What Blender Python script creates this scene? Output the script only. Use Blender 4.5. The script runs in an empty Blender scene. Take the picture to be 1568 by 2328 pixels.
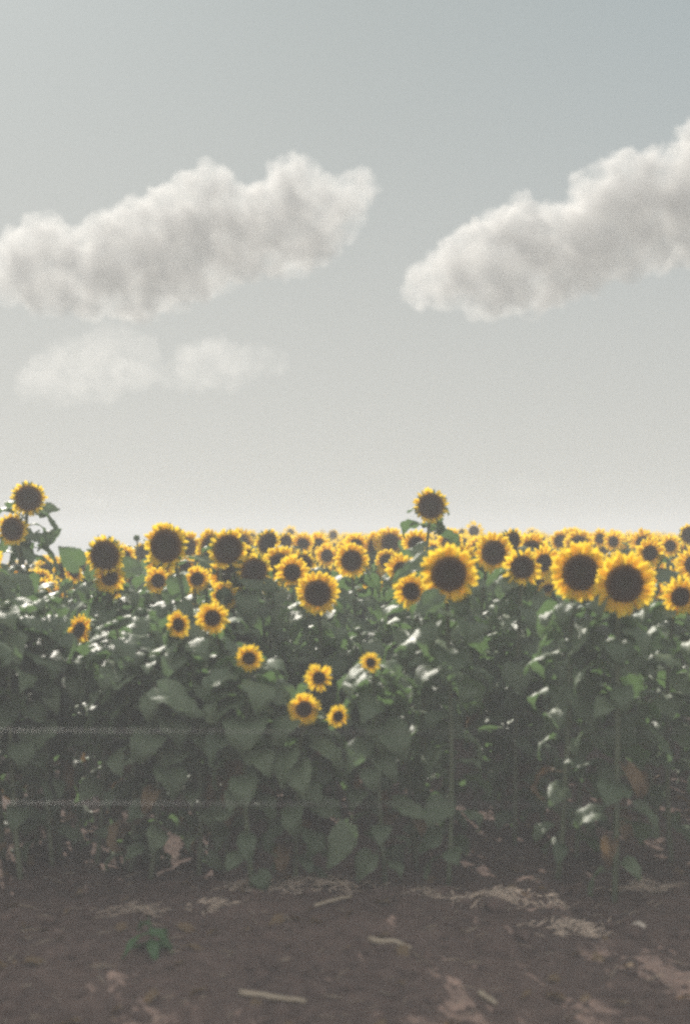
import bpy, bmesh, math, random
import numpy as np
from mathutils import Vector, Matrix, noise

R = math.radians
rng = random.Random(7)
S = bpy.context.scene
COL = S.collection

# ------------------------------------------------------------------ camera, sky, sun, exposure
K = 0.9 / 2328.0                 # slope per photo pixel (photo read at 1568 x 2328)
EYE = 1.7
HOR = 1215.0                     # eye level in the photo
PITCH = math.atan((HOR - 1164.0) * K)
cd = bpy.data.cameras.new('camera')
cam = bpy.data.objects.new('camera', cd)
COL.objects.link(cam)
cd.sensor_fit = 'VERTICAL'
cd.sensor_height = 36.0
cd.sensor_width = 24.25
cd.lens = 40.0
cd.clip_end = 20000
cd.clip_start = 0.05
cam.location = (0, 0, EYE)
cam.rotation_euler = (R(90) + PITCH, 0, 0)
cd.dof.use_dof = True
cd.dof.focus_distance = 8.3
cd.dof.aperture_fstop = 1.12
S.camera = cam

SUN_EL, SUN_AZ = 35.0, -21.5     # azimuth from +Y (view direction), + to the right
w = bpy.data.worlds.new('World')
S.world = w
w.use_nodes = True
nt = w.node_tree
nt.nodes.clear()
sk = nt.nodes.new('ShaderNodeTexSky')
sk.sky_type = 'NISHITA'
sk.sun_disc = False
sk.sun_elevation = R(SUN_EL)
sk.sun_rotation = R(SUN_AZ)
sk.altitude = 0
sk.air_density = 1.0
sk.dust_density = 2.2
sk.ozone_density = 1.0
hs = nt.nodes.new('ShaderNodeHueSaturation')
hs.inputs['Saturation'].default_value = 0.30
bg = nt.nodes.new('ShaderNodeBackground')
bg.inputs['Strength'].default_value = 0.055
wo = nt.nodes.new('ShaderNodeOutputWorld')
nt.links.new(sk.outputs[0], hs.inputs['Color'])
# summer haze whitens the sky, most of all low over the horizon
tc = nt.nodes.new('ShaderNodeTexCoord'); sx = nt.nodes.new('ShaderNodeSeparateXYZ')
nt.links.new(tc.outputs['Generated'], sx.inputs[0])
mr = nt.nodes.new('ShaderNodeMapRange'); mr.interpolation_type = 'SMOOTHSTEP'
mr.inputs['From Min'].default_value = 0.0; mr.inputs['From Max'].default_value = 0.60
mr.inputs['To Min'].default_value = 1.0; mr.inputs['To Max'].default_value = 0.0
nt.links.new(sx.outputs['Z'], mr.inputs['Value'])
hc = nt.nodes.new('ShaderNodeMix'); hc.data_type = 'RGBA'
hc.inputs[6].default_value = (3.4, 3.95, 4.0, 1); hc.inputs[7].default_value = (5.2, 5.2, 4.82, 1)
nt.links.new(mr.outputs[0], hc.inputs[0])
# ... it thins to blue away from the sun, and added fill brightens the unseen sky overhead and behind the camera
vm = nt.nodes.new('ShaderNodeVectorMath'); vm.operation = 'DOT_PRODUCT'
nt.links.new(tc.outputs['Generated'], vm.inputs[0])
vm.inputs[1].default_value = (math.sin(R(SUN_AZ)) * math.cos(R(SUN_EL)), math.cos(R(SUN_AZ)) * math.cos(R(SUN_EL)), math.sin(R(SUN_EL)))
m2 = nt.nodes.new('ShaderNodeMapRange'); m2.inputs['From Min'].default_value = 0.93; m2.inputs['From Max'].default_value = 0.74
nt.links.new(vm.outputs['Value'], m2.inputs['Value'])
hb = nt.nodes.new('ShaderNodeMix'); hb.data_type = 'RGBA'
hb.inputs[6].default_value = (3.5, 3.98, 4.0, 1); hb.inputs[7].default_value = (2.85, 3.6, 3.95, 1)
nt.links.new(m2.outputs[0], hb.inputs[0])
m3 = nt.nodes.new('ShaderNodeMapRange'); m3.interpolation_type = 'SMOOTHSTEP'
m3.inputs['From Min'].default_value = 0.52; m3.inputs['From Max'].default_value = 0.85
nt.links.new(sx.outputs['Z'], m3.inputs['Value'])
m4 = nt.nodes.new('ShaderNodeMapRange'); m4.interpolation_type = 'SMOOTHSTEP'
m4.inputs['From Min'].default_value = 0.1; m4.inputs['From Max'].default_value = -0.5
nt.links.new(sx.outputs['Y'], m4.inputs['Value'])
mx_ = nt.nodes.new('ShaderNodeMath'); mx_.operation = 'MAXIMUM'
nt.links.new(m3.outputs[0], mx_.inputs[0]); nt.links.new(m4.outputs[0], mx_.inputs[1])
hm_ = nt.nodes.new('ShaderNodeMix'); hm_.data_type = 'RGBA'; hm_.inputs[0].default_value = 0.95
hd = nt.nodes.new('ShaderNodeMix'); hd.data_type = 'RGBA'; hd.inputs[7].default_value = (8.6, 8.6, 8.5, 1)
nt.links.new(hb.outputs[2], hc.inputs[6])
nt.links.new(mx_.outputs[0], hd.inputs[0]); nt.links.new(hc.outputs[2], hd.inputs[6])
nt.links.new(hs.outputs[0], hm_.inputs[6]); nt.links.new(hd.outputs[2], hm_.inputs[7])
nt.links.new(hm_.outputs[2], bg.inputs['Color'])
nt.links.new(bg.outputs[0], wo.inputs['Surface'])

sl = bpy.data.lights.new('sun', 'SUN')
sl.energy = 3.6
sl.angle = R(0.53)
sl.color = (1.0, 0.93, 0.83)
so = bpy.data.objects.new('sun', sl)
COL.objects.link(so)
SUN_DIR = Vector((math.sin(R(SUN_AZ)) * math.cos(R(SUN_EL)), math.cos(R(SUN_AZ)) * math.cos(R(SUN_EL)), math.sin(R(SUN_EL))))
so.rotation_euler = SUN_DIR.to_track_quat('Z', 'Y').to_euler()
so.location = (-3, 6, 12)

S.view_settings.view_transform = 'Standard'
S.view_settings.look = 'None'
S.view_settings.gamma = 1.0
S.view_settings.exposure = 1.0
S.render.engine = 'CYCLES'
S.cycles.max_bounces = 8
S.cycles.diffuse_bounces = 5
S.cycles.glossy_bounces = 2
S.cycles.transmission_bounces = 4
S.cycles.volume_bounces = 5
S.cycles.sample_clamp_indirect = 3.0
S.cycles.sample_clamp_direct = 6.0
S.cycles.filter_width = 2.9
S.cycles.use_denoising = False
S.cycles.denoiser = 'OPENIMAGEDENOISE'

CROT = Matrix.Rotation(R(90) + PITCH, 3, 'X')
def at(sx, sy, d):
    """The world point d metres ahead seen at photo pixel (sx, sy)."""
    v = CROT @ Vector(((sx - 784) * K, (1164 - sy) * K, -1.0))
    v *= d / v.y
    return v + Vector((0, 0, EYE))

# ------------------------------------------------------------------ helpers
def tag(o, label=None, cat=None, group=None, kind=None):
    if label: o['label'] = label
    if cat: o['category'] = cat
    if group: o['group'] = group
    if kind: o['kind'] = kind
    return o

def link(name, mesh, parent=None, mat=None):
    o = bpy.data.objects.new(name, mesh)
    COL.objects.link(o)
    if parent is not None: o.parent = parent
    if mat is not None: o.matrix_basis = mat
    return o

def mesh_of(name, verts, faces, mats, fm=None, smooth=True, attr=None):
    me = bpy.data.meshes.new(name)
    me.from_pydata([tuple(v) for v in verts], [], faces)
    for m in (mats if isinstance(mats, (list, tuple)) else [mats]): me.materials.append(m)
    if fm is not None: me.polygons.foreach_set('material_index', fm)
    if smooth: me.polygons.foreach_set('use_smooth', [True] * len(me.polygons))
    if attr is not None:
        a = me.attributes.new('t', 'FLOAT', 'POINT')
        a.data.foreach_set('value', attr)
    me.update()
    return me

def tube(path, radii, n=6, cap=True):
    V, F = [], []
    for i, p in enumerate(path):
        p = Vector(p)
        t = (Vector(path[min(i + 1, len(path) - 1)]) - Vector(path[max(i - 1, 0)])).normalized()
        a = t.cross(Vector((0.0, 1.0, 0.02)))
        if a.length < 0.05: a = t.cross(Vector((1, 0, 0)))
        a.normalize(); b = t.cross(a)
        for k in range(n):
            q = 2 * math.pi * k / n
            V.append(p + (a * math.cos(q) + b * math.sin(q)) * radii[i])
    for i in range(len(path) - 1):
        for k in range(n):
            F.append((i * n + k, i * n + (k + 1) % n, (i + 1) * n + (k + 1) % n, (i + 1) * n + k))
    if cap:
        F.append(tuple(range(n - 1, -1, -1))); F.append(tuple((len(path) - 1) * n + k for k in range(n)))
    return V, F

def bez(a, b, c, d, n):
    out = []
    for i in range(n + 1):
        t = i / n; u = 1 - t
        out.append(a * u ** 3 + b * 3 * u * u * t + c * 3 * u * t * t + d * t ** 3)
    return out

# ------------------------------------------------------------------ materials
def new_mat(name):
    m = bpy.data.materials.new(name); m.use_nodes = True
    n = m.node_tree; n.nodes.clear()
    return m, n, n.nodes.new('ShaderNodeOutputMaterial')

def ramp(n, stops, src=None):
    r = n.nodes.new('ShaderNodeValToRGB')
    e = r.color_ramp.elements
    while len(e) < len(stops): e.new(0.5)
    for el, (p, c) in zip(e, stops):
        el.position = p; el.color = (*c, 1)
    if src is not None: n.links.new(src, r.inputs[0])
    return r

def noise_node(n, scale, detail=4, rough=0.55, coord='Object', vec=None):
    x = n.nodes.new('ShaderNodeTexNoise')
    x.inputs['Scale'].default_value = scale; x.inputs['Detail'].default_value = detail; x.inputs['Roughness'].default_value = rough
    if vec is None:
        c = n.nodes.new('ShaderNodeTexCoord'); vec = c.outputs[coord]
    n.links.new(vec, x.inputs['Vector'])
    return x

def mixrgb(n, f, a, b):
    m = n.nodes.new('ShaderNodeMix'); m.data_type = 'RGBA'
    for val, sock in ((f, m.inputs[0]), (a, m.inputs[6]), (b, m.inputs[7])):
        if hasattr(val, 'is_output'): n.links.new(val, sock)
        elif isinstance(val, tuple): sock.default_value = (*val, 1)
        else: sock.default_value = val
    return m.outputs[2]

def plant_mat(name, dark, light, trans, tfac, rough=0.45, spec=0.5, nscale=9.0, attr_stops=None, bump=0.25, fixed=None):
    """Thin plant tissue: a glossy skin over diffuse and translucent tissue."""
    m, n, out = new_mat(name)
    oi = n.nodes.new('ShaderNodeObjectInfo')
    nz = noise_node(n, nscale, 3)
    ad = n.nodes.new('ShaderNodeMath'); ad.operation = 'MULTIPLY_ADD'
    ad.inputs[1].default_value = 0.55
    n.links.new(nz.outputs[0], ad.inputs[0])
    ml = n.nodes.new('ShaderNodeMath'); ml.operation = 'MULTIPLY'; ml.inputs[1].default_value = 0.5
    n.links.new(oi.outputs['Random'], ml.inputs[0]); n.links.new(ml.outputs[0], ad.inputs[2])
    if attr_stops:
        at_ = n.nodes.new('ShaderNodeAttribute'); at_.attribute_name = 't'
        rp = ramp(n, attr_stops, at_.outputs['Fac'])
        hv = n.nodes.new('ShaderNodeHueSaturation')
        mr = n.nodes.new('ShaderNodeMapRange'); mr.inputs[3].default_value = 0.88; mr.inputs[4].default_value = 1.08
        n.links.new(ad.outputs[0], mr.inputs[0]); n.links.new(mr.outputs[0], hv.inputs['Value'])
        n.links.new(rp.outputs[0], hv.inputs['Color'])
        colr = hv.outputs[0]
    else:
        colr = ramp(n, [(0.15, dark), (0.9, light)], ad.outputs[0]).outputs[0]
    p = n.nodes.new('ShaderNodeBsdfPrincipled')
    p.inputs['Roughness'].default_value = rough
    p.inputs['Specular IOR Level'].default_value = spec
    n.links.new(colr, p.inputs['Base Color'])
    if bump:
        bn = n.nodes.new('ShaderNodeBump'); bn.inputs['Strength'].default_value = bump; bn.inputs['Distance'].default_value = 0.015
        n2 = noise_node(n, nscale * 4, 3)
        n.links.new(n2.outputs[0], bn.inputs['Height']); n.links.new(bn.outputs[0], p.inputs['Normal'])
    if tfac:
        t = n.nodes.new('ShaderNodeBsdfTranslucent')
        if attr_stops: n.links.new(colr, t.inputs['Color'])
        else: t.inputs['Color'].default_value = (*trans, 1)
        mx = n.nodes.new('ShaderNodeMixShader'); mx.inputs[0].default_value = tfac
        n.links.new(p.outputs[0], mx.inputs[1]); n.links.new(t.outputs[0], mx.inputs[2])
        n.links.new(mx.outputs[0], out.inputs['Surface'])
    else:
        n.links.new(p.outputs[0], out.inputs['Surface'])
    return m

M_LEAF = plant_mat('leaf_green', (0.074, 0.108, 0.064), (0.150, 0.195, 0.112), (0.15, 0.26, 0.09), 0.30, 0.46, 0.28, bump=0.22)
M_STEM = plant_mat('stem_green', (0.085, 0.11, 0.06), (0.16, 0.18, 0.105), None, 0, 0.6, 0.3, 14)
M_PETAL = plant_mat('petal_yellow', None, None, None, 0.55, 0.6, 0.2, 20, [(0.0, (0.76, 0.40, 0.02)), (0.3, (0.88, 0.57, 0.025)), (1.0, (0.91, 0.67, 0.05))], 0.15)
M_DISC = plant_mat('seed_disc_brown', None, None, None, 0, 0.85, 0.15, 60, [(0.0, (0.090, 0.080, 0.040)), (0.45, (0.085, 0.055, 0.036)), (0.72, (0.085, 0.045, 0.024)), (0.88, (0.19, 0.095, 0.03)), (1.0, (0.34, 0.18, 0.03))], 1.0)
M_BRACT = plant_mat('bract_green', (0.04, 0.075, 0.03), (0.08, 0.13, 0.05), (0.12, 0.22, 0.04), 0.15, 0.5, 0.4)
M_DRY = plant_mat('dry_straw', (0.20, 0.155, 0.105), (0.42, 0.35, 0.26), None, 0, 0.7, 0.3, 12)
M_SUN_PATCH = plant_mat('sunlit_soil_tone', (0.30, 0.235, 0.185), (0.54, 0.43, 0.34), None, 0, 0.8, 0.2, 12)  # pale tone that paints sunlit soil onto strands lying in shade
M_DEADLEAF = plant_mat('withered_leaf', (0.10, 0.065, 0.035), (0.20, 0.14, 0.08), (0.25, 0.15, 0.05), 0.2, 0.7, 0.2)

def soil_mat():
    m, n, out = new_mat('brown_soil')
    a = noise_node(n, 1.3, 5, 0.6); b = noise_node(n, 16, 6, 0.65); c = noise_node(n, 75, 4, 0.6)
    c1 = ramp(n, [(0.3, (0.072, 0.051, 0.045)), (0.7, (0.165, 0.112, 0.092))], a.outputs[0]).outputs[0]
    c2 = ramp(n, [(0.35, (0.055, 0.041, 0.038)), (0.72, (0.21, 0.145, 0.120))], b.outputs[0]).outputs[0]
    col = mixrgb(n, 0.5, c1, c2)
    p = n.nodes.new('ShaderNodeBsdfPrincipled'); p.inputs['Roughness'].default_value = 0.95; p.inputs['Specular IOR Level'].default_value = 0.1
    n.links.new(col, p.inputs['Base Color'])
    ad = n.nodes.new('ShaderNodeMath'); ad.operation = 'ADD'
    n.links.new(b.outputs[0], ad.inputs[0]); n.links.new(c.outputs[0], ad.inputs[1])
    bn = n.nodes.new('ShaderNodeBump'); bn.inputs['Strength'].default_value = 0.8; bn.inputs['Distance'].default_value = 0.03
    n.links.new(ad.outputs[0], bn.inputs['Height']); n.links.new(bn.outputs[0], p.inputs['Normal'])
    n.links.new(p.outputs[0], out.inputs['Surface'])
    return m
M_SOIL = soil_mat()

def simple_mat(name, col, rough, metal=0.0, var=0.25, nscale=20):
    m, n, out = new_mat(name)
    z = noise_node(n, nscale, 4)
    p = n.nodes.new('ShaderNodeBsdfPrincipled'); p.inputs['Roughness'].default_value = rough; p.inputs['Metallic'].default_value = metal
    n.links.new(ramp(n, [(0.3, tuple(c * (1 - var) for c in col)), (0.7, tuple(min(1, c * (1 + var)) for c in col))], z.outputs[0]).outputs[0], p.inputs['Base Color'])
    n.links.new(p.outputs[0], out.inputs['Surface'])
    return m
M_WIRE = simple_mat('galvanised_wire', (0.13, 0.13, 0.13), 0.55, 1.0)
M_POST = simple_mat('weathered_post_wood', (0.22, 0.19, 0.16), 0.85)
M_STONE = simple_mat('pale_stone', (0.42, 0.36, 0.30), 0.9, 0, 0.2)

# ------------------------------------------------------------------ ground
def sstep(a, b, x):
    t = min(1, max(0, (x - a) / (b - a))); return t * t * (3 - 2 * t)

def base_z(x, y):
    """Large form of the field: level near the road, falling away to the left further out."""
    k = x + 0.085 * y
    fall = -(math.sqrt(k * k + 0.02 * y) - k) * 0.5 if y > 0 else 0
    return 0.135 * fall * sstep(6, 12, y)

def ground_z(x, y):
    z = base_z(x, y)
    if -14 < x < 14 and y < 16:
        f = 1.0
        z += 0.05 * noise.noise(Vector((x * 0.9, y * 1.4, 0.3))) * f
        z += 0.030 * noise.noise(Vector((x * 3.1, y * 4.5, 2.3)))
        z += 0.026 * noise.noise(Vector((x * 8, y * 10, 5.1)))
        z += 0.013 * noise.noise(Vector((x * 21, y * 21, 7.7)))
    return z

def axis(a, b, step, far, grow):
    v = list(np.arange(a, b + 1e-6, step)); s = step
    while v[-1] < far: s *= grow; v.append(v[-1] + s)
    s = step
    return v, s
xs = list(np.arange(0, 3.2, 0.03)); s = 0.03
while xs[-1] < 150: s *= 1.16; xs.append(xs[-1] + s)
xs = [-v for v in xs[:0:-1]] + xs
ys = list(np.arange(3.2, 6.6, 0.03)); s = 0.03
while ys[-1] < 260: s *= 1.14; ys.append(ys[-1] + s)
lo = []; s = 0.03; v = 3.2
while v > -12: s *= 1.3; v -= s; lo.append(v)
ys = lo[::-1] + ys
V = [(x, y, ground_z(x, y)) for y in ys for x in xs]
nx = len(xs)
F = [(j * nx + i, j * nx + i + 1, (j + 1) * nx + i + 1, (j + 1) * nx + i) for j in range(len(ys) - 1) for i in range(nx - 1)]
g = link('ground', mesh_of('ground', V, F, M_SOIL)); tag(g, kind='structure')

# ------------------------------------------------------------------ leaf, head and stem meshes
def leaf_geo(rs, droop, wide, fold, nu=8, nv=12, pet=0.42):
    """A heart-shaped leaf on its stalk, 1 long (stalk pet + blade), out along +X."""
    V, F = [], []
    up = rs.uniform(0.25, 0.7)
    p = [Vector((0, 0, 0))]; ang = up; L = pet / 4
    for i in range(4):
        p.append(p[-1] + Vector((math.cos(ang), 0, math.sin(ang))) * L); ang -= 0.16
    tv, tf = tube(p, [0.022, 0.019, 0.017, 0.015, 0.012], 5)
    V += tv; F += tf
    o = p[-1]; bl = 1 - pet * 0.35
    ph, ph2 = rs.uniform(0, 6.3), rs.uniform(0, 6.3)
    c = Vector(o); a = ang; base = len(V); twist = rs.uniform(-0.35, 0.35)
    for j in range(nv + 1):
        t = j / nv
        ww = wide * (math.sin(math.pi * min(1, (t * 0.97 + 0.03)) ** 0.62) ** 0.85) * (1 - 0.25 * t)
        if j == nv: ww = 0.004
        back = 0.10 * (1 - t) ** 6
        tw = twist * t
        for i in range(nu + 1):
            q = (i / nu - 0.5) * 2
            s_ = q * ww
            rise = abs(q) ** 1.3 * ww * fold - 0.22 * ww * q * q * q * q
            rise += 0.06 * math.sin(7 * t + ph + (2 if q > 0 else 0)) * abs(q) ** 2 + 0.022 * math.sin(17 * t + ph2) * abs(q) ** 3 + 0.020 * math.sin(23 * t + 6 * abs(q) + ph)
            n_ = Vector((-math.sin(a), 0, math.cos(a)))
            f_ = Vector((math.cos(a), 0, math.sin(a)))
            yv = Vector((0, math.cos(tw), 0)) + n_ * math.sin(tw)
            jag = 0.012 * (1 if (j % 2) else -1) * (abs(q) > 0.99)
            V.append(c + yv * (s_ * (1 + jag * 4)) + n_ * rise - f_ * back * abs(q) * 1.2)
        st = bl / nv
        c = c + Vector((math.cos(a), 0, math.sin(a))) * st
        a -= droop / nv * (0.6 + 0.8 * t)
    for j in range(nv):
        for i in range(nu):
            k = base + j * (nu + 1) + i
            F.append((k, k + 1, k + nu + 2, k + nu + 1))
    return V, F

LEAVES, LEAF_GEO = [], []
rs = random.Random(3)
for i in range(12):
    geo = leaf_geo(rs, [1.6, 2.1, 2.7, 1.9, 2.4, 1.2][i % 6] + rs.uniform(-0.15, 0.15), rs.uniform(0.27, 0.39), rs.uniform(0.1, 0.45))
    LEAF_GEO.append(geo)
    LEAVES.append(mesh_of('leaf', *geo, M_LEAF))
WITHER = [mesh_of('leaf', *leaf_geo(rs, 3.0, 0.20, 0.9), M_DEADLEAF) for i in range(2)]

def petals_geo(rs, q, n, ragged, nv=5):
    V, F, T = [], [], []
    for layer in range(2):
        m = n if layer == 0 else int(n * 0.8)
        for i in range(m):
            if rs.random() < ragged * 0.38: continue
            a = 2 * math.pi * (i + 0.5 * layer + rs.uniform(-0.3, 0.3)) / m
            ln = (1.0 - q * 0.88) * rs.uniform(0.84, 1.14) * (1 - ragged * rs.uniform(0, 0.35)) * (0.93 if layer == 0 else 1.0)
            wd = rs.uniform(0.085, 0.115) * (1 - 0.3 * ragged)
            tilt = rs.uniform(-0.12, 0.30) + ragged * rs.uniform(-0.5, 0.9)
            curl = rs.uniform(-0.9, 0.5) * (1 + ragged)
            tw = rs.uniform(-0.5, 0.5) * (0.6 + ragged)
            sk_ = rs.uniform(-0.25, 0.25) * (0.7 + ragged)
            r, z, e = q * 0.88, (0.015 if layer == 0 else -0.02), tilt
            b = len(V); side = 0.0
            for j in range(nv + 1):
                t = j / nv
                hw = wd * (0.55 + 1.5 * t) * (1 - t ** 2.6) if t < 1 else 0.002
                hw = min(hw, wd)
                for u in (-1, 0, 1):
                    yy = u * hw * math.cos(tw * t) + side
                    zz = z + u * hw * math.sin(tw * t) + (0.0 if u else -0.22 * hw)
                    V.append((r * math.cos(a) - yy * math.sin(a), r * math.sin(a) + yy * math.cos(a), zz)); T.append(t)
                r += ln / nv * math.cos(e); z += ln / nv * math.sin(e); e += curl / nv; side += sk_ * ln / nv
            for j in range(nv):
                for u in (0, 1):
                    k = b + j * 3 + u
                    F.append((k, k + 1, k + 4, k + 3))
    return V, F, T

def disc_geo(rs, q, rings=9, seg=30):
    V, F, T = [(0, 0, 0.06 * q)], [], [0.0]
    for j in range(1, rings + 1):
        t = j / rings
        r = q * t
        for k in range(seg):
            a = 2 * math.pi * (k + 0.5 * (j % 2)) / seg
            z = q * (0.06 + 0.20 * t ** 1.5 - 0.22 * t ** 7) + q * rs.uniform(-0.025, 0.025)
            rr = r * (1 + (rs.uniform(-0.03, 0.05) if j == rings else 0))
            V.append((rr * math.cos(a), rr * math.sin(a), z)); T.append(t)
    for k in range(seg): F.append((0, 1 + k, 1 + (k + 1) % seg))
    for j in range(rings - 1):
        for k in range(seg):
            a = 1 + j * seg + k; b = 1 + j * seg + (k + 1) % seg
            F.append((a, a + seg, b + seg, b))
    return V, F, T

def back_geo(rs, q, seg=18):
    """Green back of the head with its pointed bracts; the neck joins at z = -0.42 q."""
    V, F = [], []
    prof = [(0.93 * q, 0.0), (0.98 * q, -0.07 * q), (0.8 * q, -0.2 * q), (0.4 * q, -0.32 * q), (0.13 * q, -0.42 * q)]
    for r, z in prof:
        for k in range(seg):
            a = 2 * math.pi * k / seg
            V.append((r * math.cos(a), r * math.sin(a), z - 0.02))
    for j in range(len(prof) - 1):
        for k in range(seg):
            a = j * seg + k; b = j * seg + (k + 1) % seg
            F.append((a, b, b + seg, a + seg))
    for layer in range(2):
        for k in range(15):
            a = 2 * math.pi * (k + 0.5 * layer + rs.uniform(-0.2, 0.2)) / 15
            ln = q * rs.uniform(0.38, 0.6); wd = q * 0.17
            e = rs.uniform(-0.5, 0.35); b = len(V)
            r, z = q * 0.86, -0.06 - 0.03 * layer
            for j in range(4):
                t = j / 3; hw = wd * (1 - t ** 1.4) * (1 if j < 3 else 0.02)
                for u in (-1, 1):
                    V.append((r * math.cos(a) - u * hw * math.sin(a), r * math.sin(a) + u * hw * math.cos(a), z))
                r += ln / 3 * math.cos(e); z += ln / 3 * math.sin(e); e += rs.uniform(-0.4, 0.2)
            for j in range(3): F.append((b + 2 * j, b + 2 * j + 1, b + 2 * j + 3, b + 2 * j + 2))
    return V, F

HEADS = {}
for key, q, n, rag in (('full', 0.575, 27, 0.0), ('young', 0.47, 24, 0.05), ('old', 0.65, 27, 0.6), ('small', 0.42, 19, 0.25), ('shaggy', 0.50, 30, 0.85)):
    HEADS[key] = []
    for v in range(4):
        rs = random.Random(hash((q, v)) & 0xffff)
        pv, pf, pt = petals_geo(rs, q, n, rag)
        dv, df, dt = disc_geo(rs, q)
        HEADS[key].append((mesh_of('flower_head', *back_geo(rs, q), M_BRACT), mesh_of('petals', pv, pf, M_PETAL, attr=pt),
                           mesh_of('seed_disc', dv, df, M_DISC, attr=dt), q))

def bud_mesh():
    rs = random.Random(5)
    V, F = [], []
    seg = 14
    prof = [(0.18, -0.75), (0.6, -0.55), (0.85, -0.2), (0.8, 0.15), (0.45, 0.38), (0.02, 0.45)]
    for r, z in prof:
        for k in range(seg):
            a = 2 * math.pi * k / seg; V.append((r * math.cos(a), r * math.sin(a), z))
    for j in range(len(prof) - 1):
        for k in range(seg):
            a = j * seg + k; b = j * seg + (k + 1) % seg
            F.append((a, b, b + seg, a + seg))
    for layer in range(2):
        for k in range(11):
            a = 2 * math.pi * (k + 0.5 * layer) / 11; b = len(V); r, z, e = 0.82, -0.25, 0.9 + rs.uniform(-0.3, 0.3)
            for j in range(4):
                t = j / 3; hw = 0.24 * (1 - t ** 1.5) + 0.004
                for u in (-1, 1): V.append((r * math.cos(a) - u * hw * math.sin(a), r * math.sin(a) + u * hw * math.cos(a), z))
                r += 0.26 * math.cos(e); z += 0.26 * math.sin(e); e += rs.uniform(-0.1, 0.5)
            for j in range(3): F.append((b + 2 * j, b + 2 * j + 1, b + 2 * j + 3, b + 2 * j + 2))
    return mesh_of('flower_bud', V, F, M_BRACT)
BUD = bud_mesh()

def facing(yaw, pitch):
    """yaw 0 looks at the camera (-Y), + turns to the viewer's right; pitch + nods down."""
    y, p = R(yaw), R(pitch)
    return Vector((math.sin(y) * math.cos(p), -math.cos(y) * math.cos(p), -math.sin(p)))

def head_matrix(pos, f, radius, spin):
    up = Vector((0, 0, 1)); x = up.cross(f).normalized(); y = f.cross(x)
    m = Matrix((x, y, f)).transposed()
    return Matrix.Translation(pos) @ m.to_4x4() @ Matrix.Rotation(spin, 4, 'Z') @ Matrix.Scale(radius, 4)

def add_head(parent, kind, variant, local, label=None):
    if kind == 'bud':
        o = link('flower_bud', BUD, parent, local)
        return o
    bk, pe, di, q = HEADS[kind][variant % 4]
    b = link('flower_head', bk, parent, local)
    link('petals', pe, b); link('seed_disc', di, b)
    if label: b['label'] = label
    return b

def stem_path(base, H, f, radius, q, rs, n=12):
    at_ = H - f * radius * q * 0.42
    fh = Vector((f.x, f.y, 0)); 
    b1 = base + Vector((rs.uniform(-.11, .11), rs.uniform(-.06, .06), (at_.z - base.z) * 0.5))
    c1 = at_ - fh * min(0.16, radius * 1.1) + Vector((0, 0, 0.0 if f.z > -0.25 else 0.04))
    c1.z = at_.z - 0.02 + max(0, -f.z) * 0.14
    return bez(base, b1, c1, at_, n)

def put_leaves(root, path, rs, n, lo, hi, size, near=True, toward=None):
    m = len(path) - 1; az = rs.uniform(0, 6.28)
    for i in range(n):
        t = lo + (hi - lo) * (i + rs.uniform(-0.3, 0.3)) / max(1, n - 1)
        t = min(0.985, max(0.05, t))
        k = min(m - 1, int(t * m)); p = path[k].lerp(path[k + 1], t * m - k)
        az += 2.4 + rs.uniform(-0.35, 0.35)
        prof = 0.62 + 0.5 * math.sin(math.pi * min(1, t * 0.95) ** 1.1) - 0.42 * max(0, t - 0.78) / 0.22
        sc = size * prof * rs.uniform(0.85, 1.2)
        mt = Matrix.Translation(p - root.location) @ Matrix.Rotation(az, 4, 'Z') @ Matrix.Rotation(rs.uniform(-0.25, 0.35), 4, 'Y') @ Matrix.Rotation(rs.uniform(-0.5, 0.5), 4, 'X') @ Matrix.Diagonal((sc, sc * rs.uniform(0.85, 1.2), sc, 1))
        me = LEAVES[rs.randrange(12)]
        if t < 0.34 and rs.random() < 0.16: me = WITHER[rs.randrange(2)]
        for _try in range(7):
            if not hides_bloom(mt, me, root.location): break
            mt = Matrix.Translation(p - root.location) @ Matrix.Rotation(az + rs.uniform(1, 5), 4, 'Z') @ Matrix.Rotation(rs.uniform(0, 0.7), 4, 'Y') @ Matrix.Diagonal((sc * .85, sc * .85, sc * .85, 1))
        else: continue
        link('leaf', me, root, mt)

BLOOMS = []
SAMP = {m.name: [v.co.copy() for v in list(m.vertices)[20::9]] for m in LEAVES + WITHER}
def hides_bloom(mt, me, org):
    for co in SAMP[me.name]:
        p = mt @ co + org
        if p.y < 1: return True
        px, py = project(p)
        for a, b, r, dd in BLOOMS:
            if p.y < dd + 0.02 and abs(px - a) < r and abs(py - b) < r and math.hypot(px - a, py - b) < r: return True
    return False

def project(p):
    v = CROT.transposed() @ (p - Vector((0, 0, EYE)))
    return 784 + v.x / -v.z / K, 1164 - v.y / -v.z / K

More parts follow.
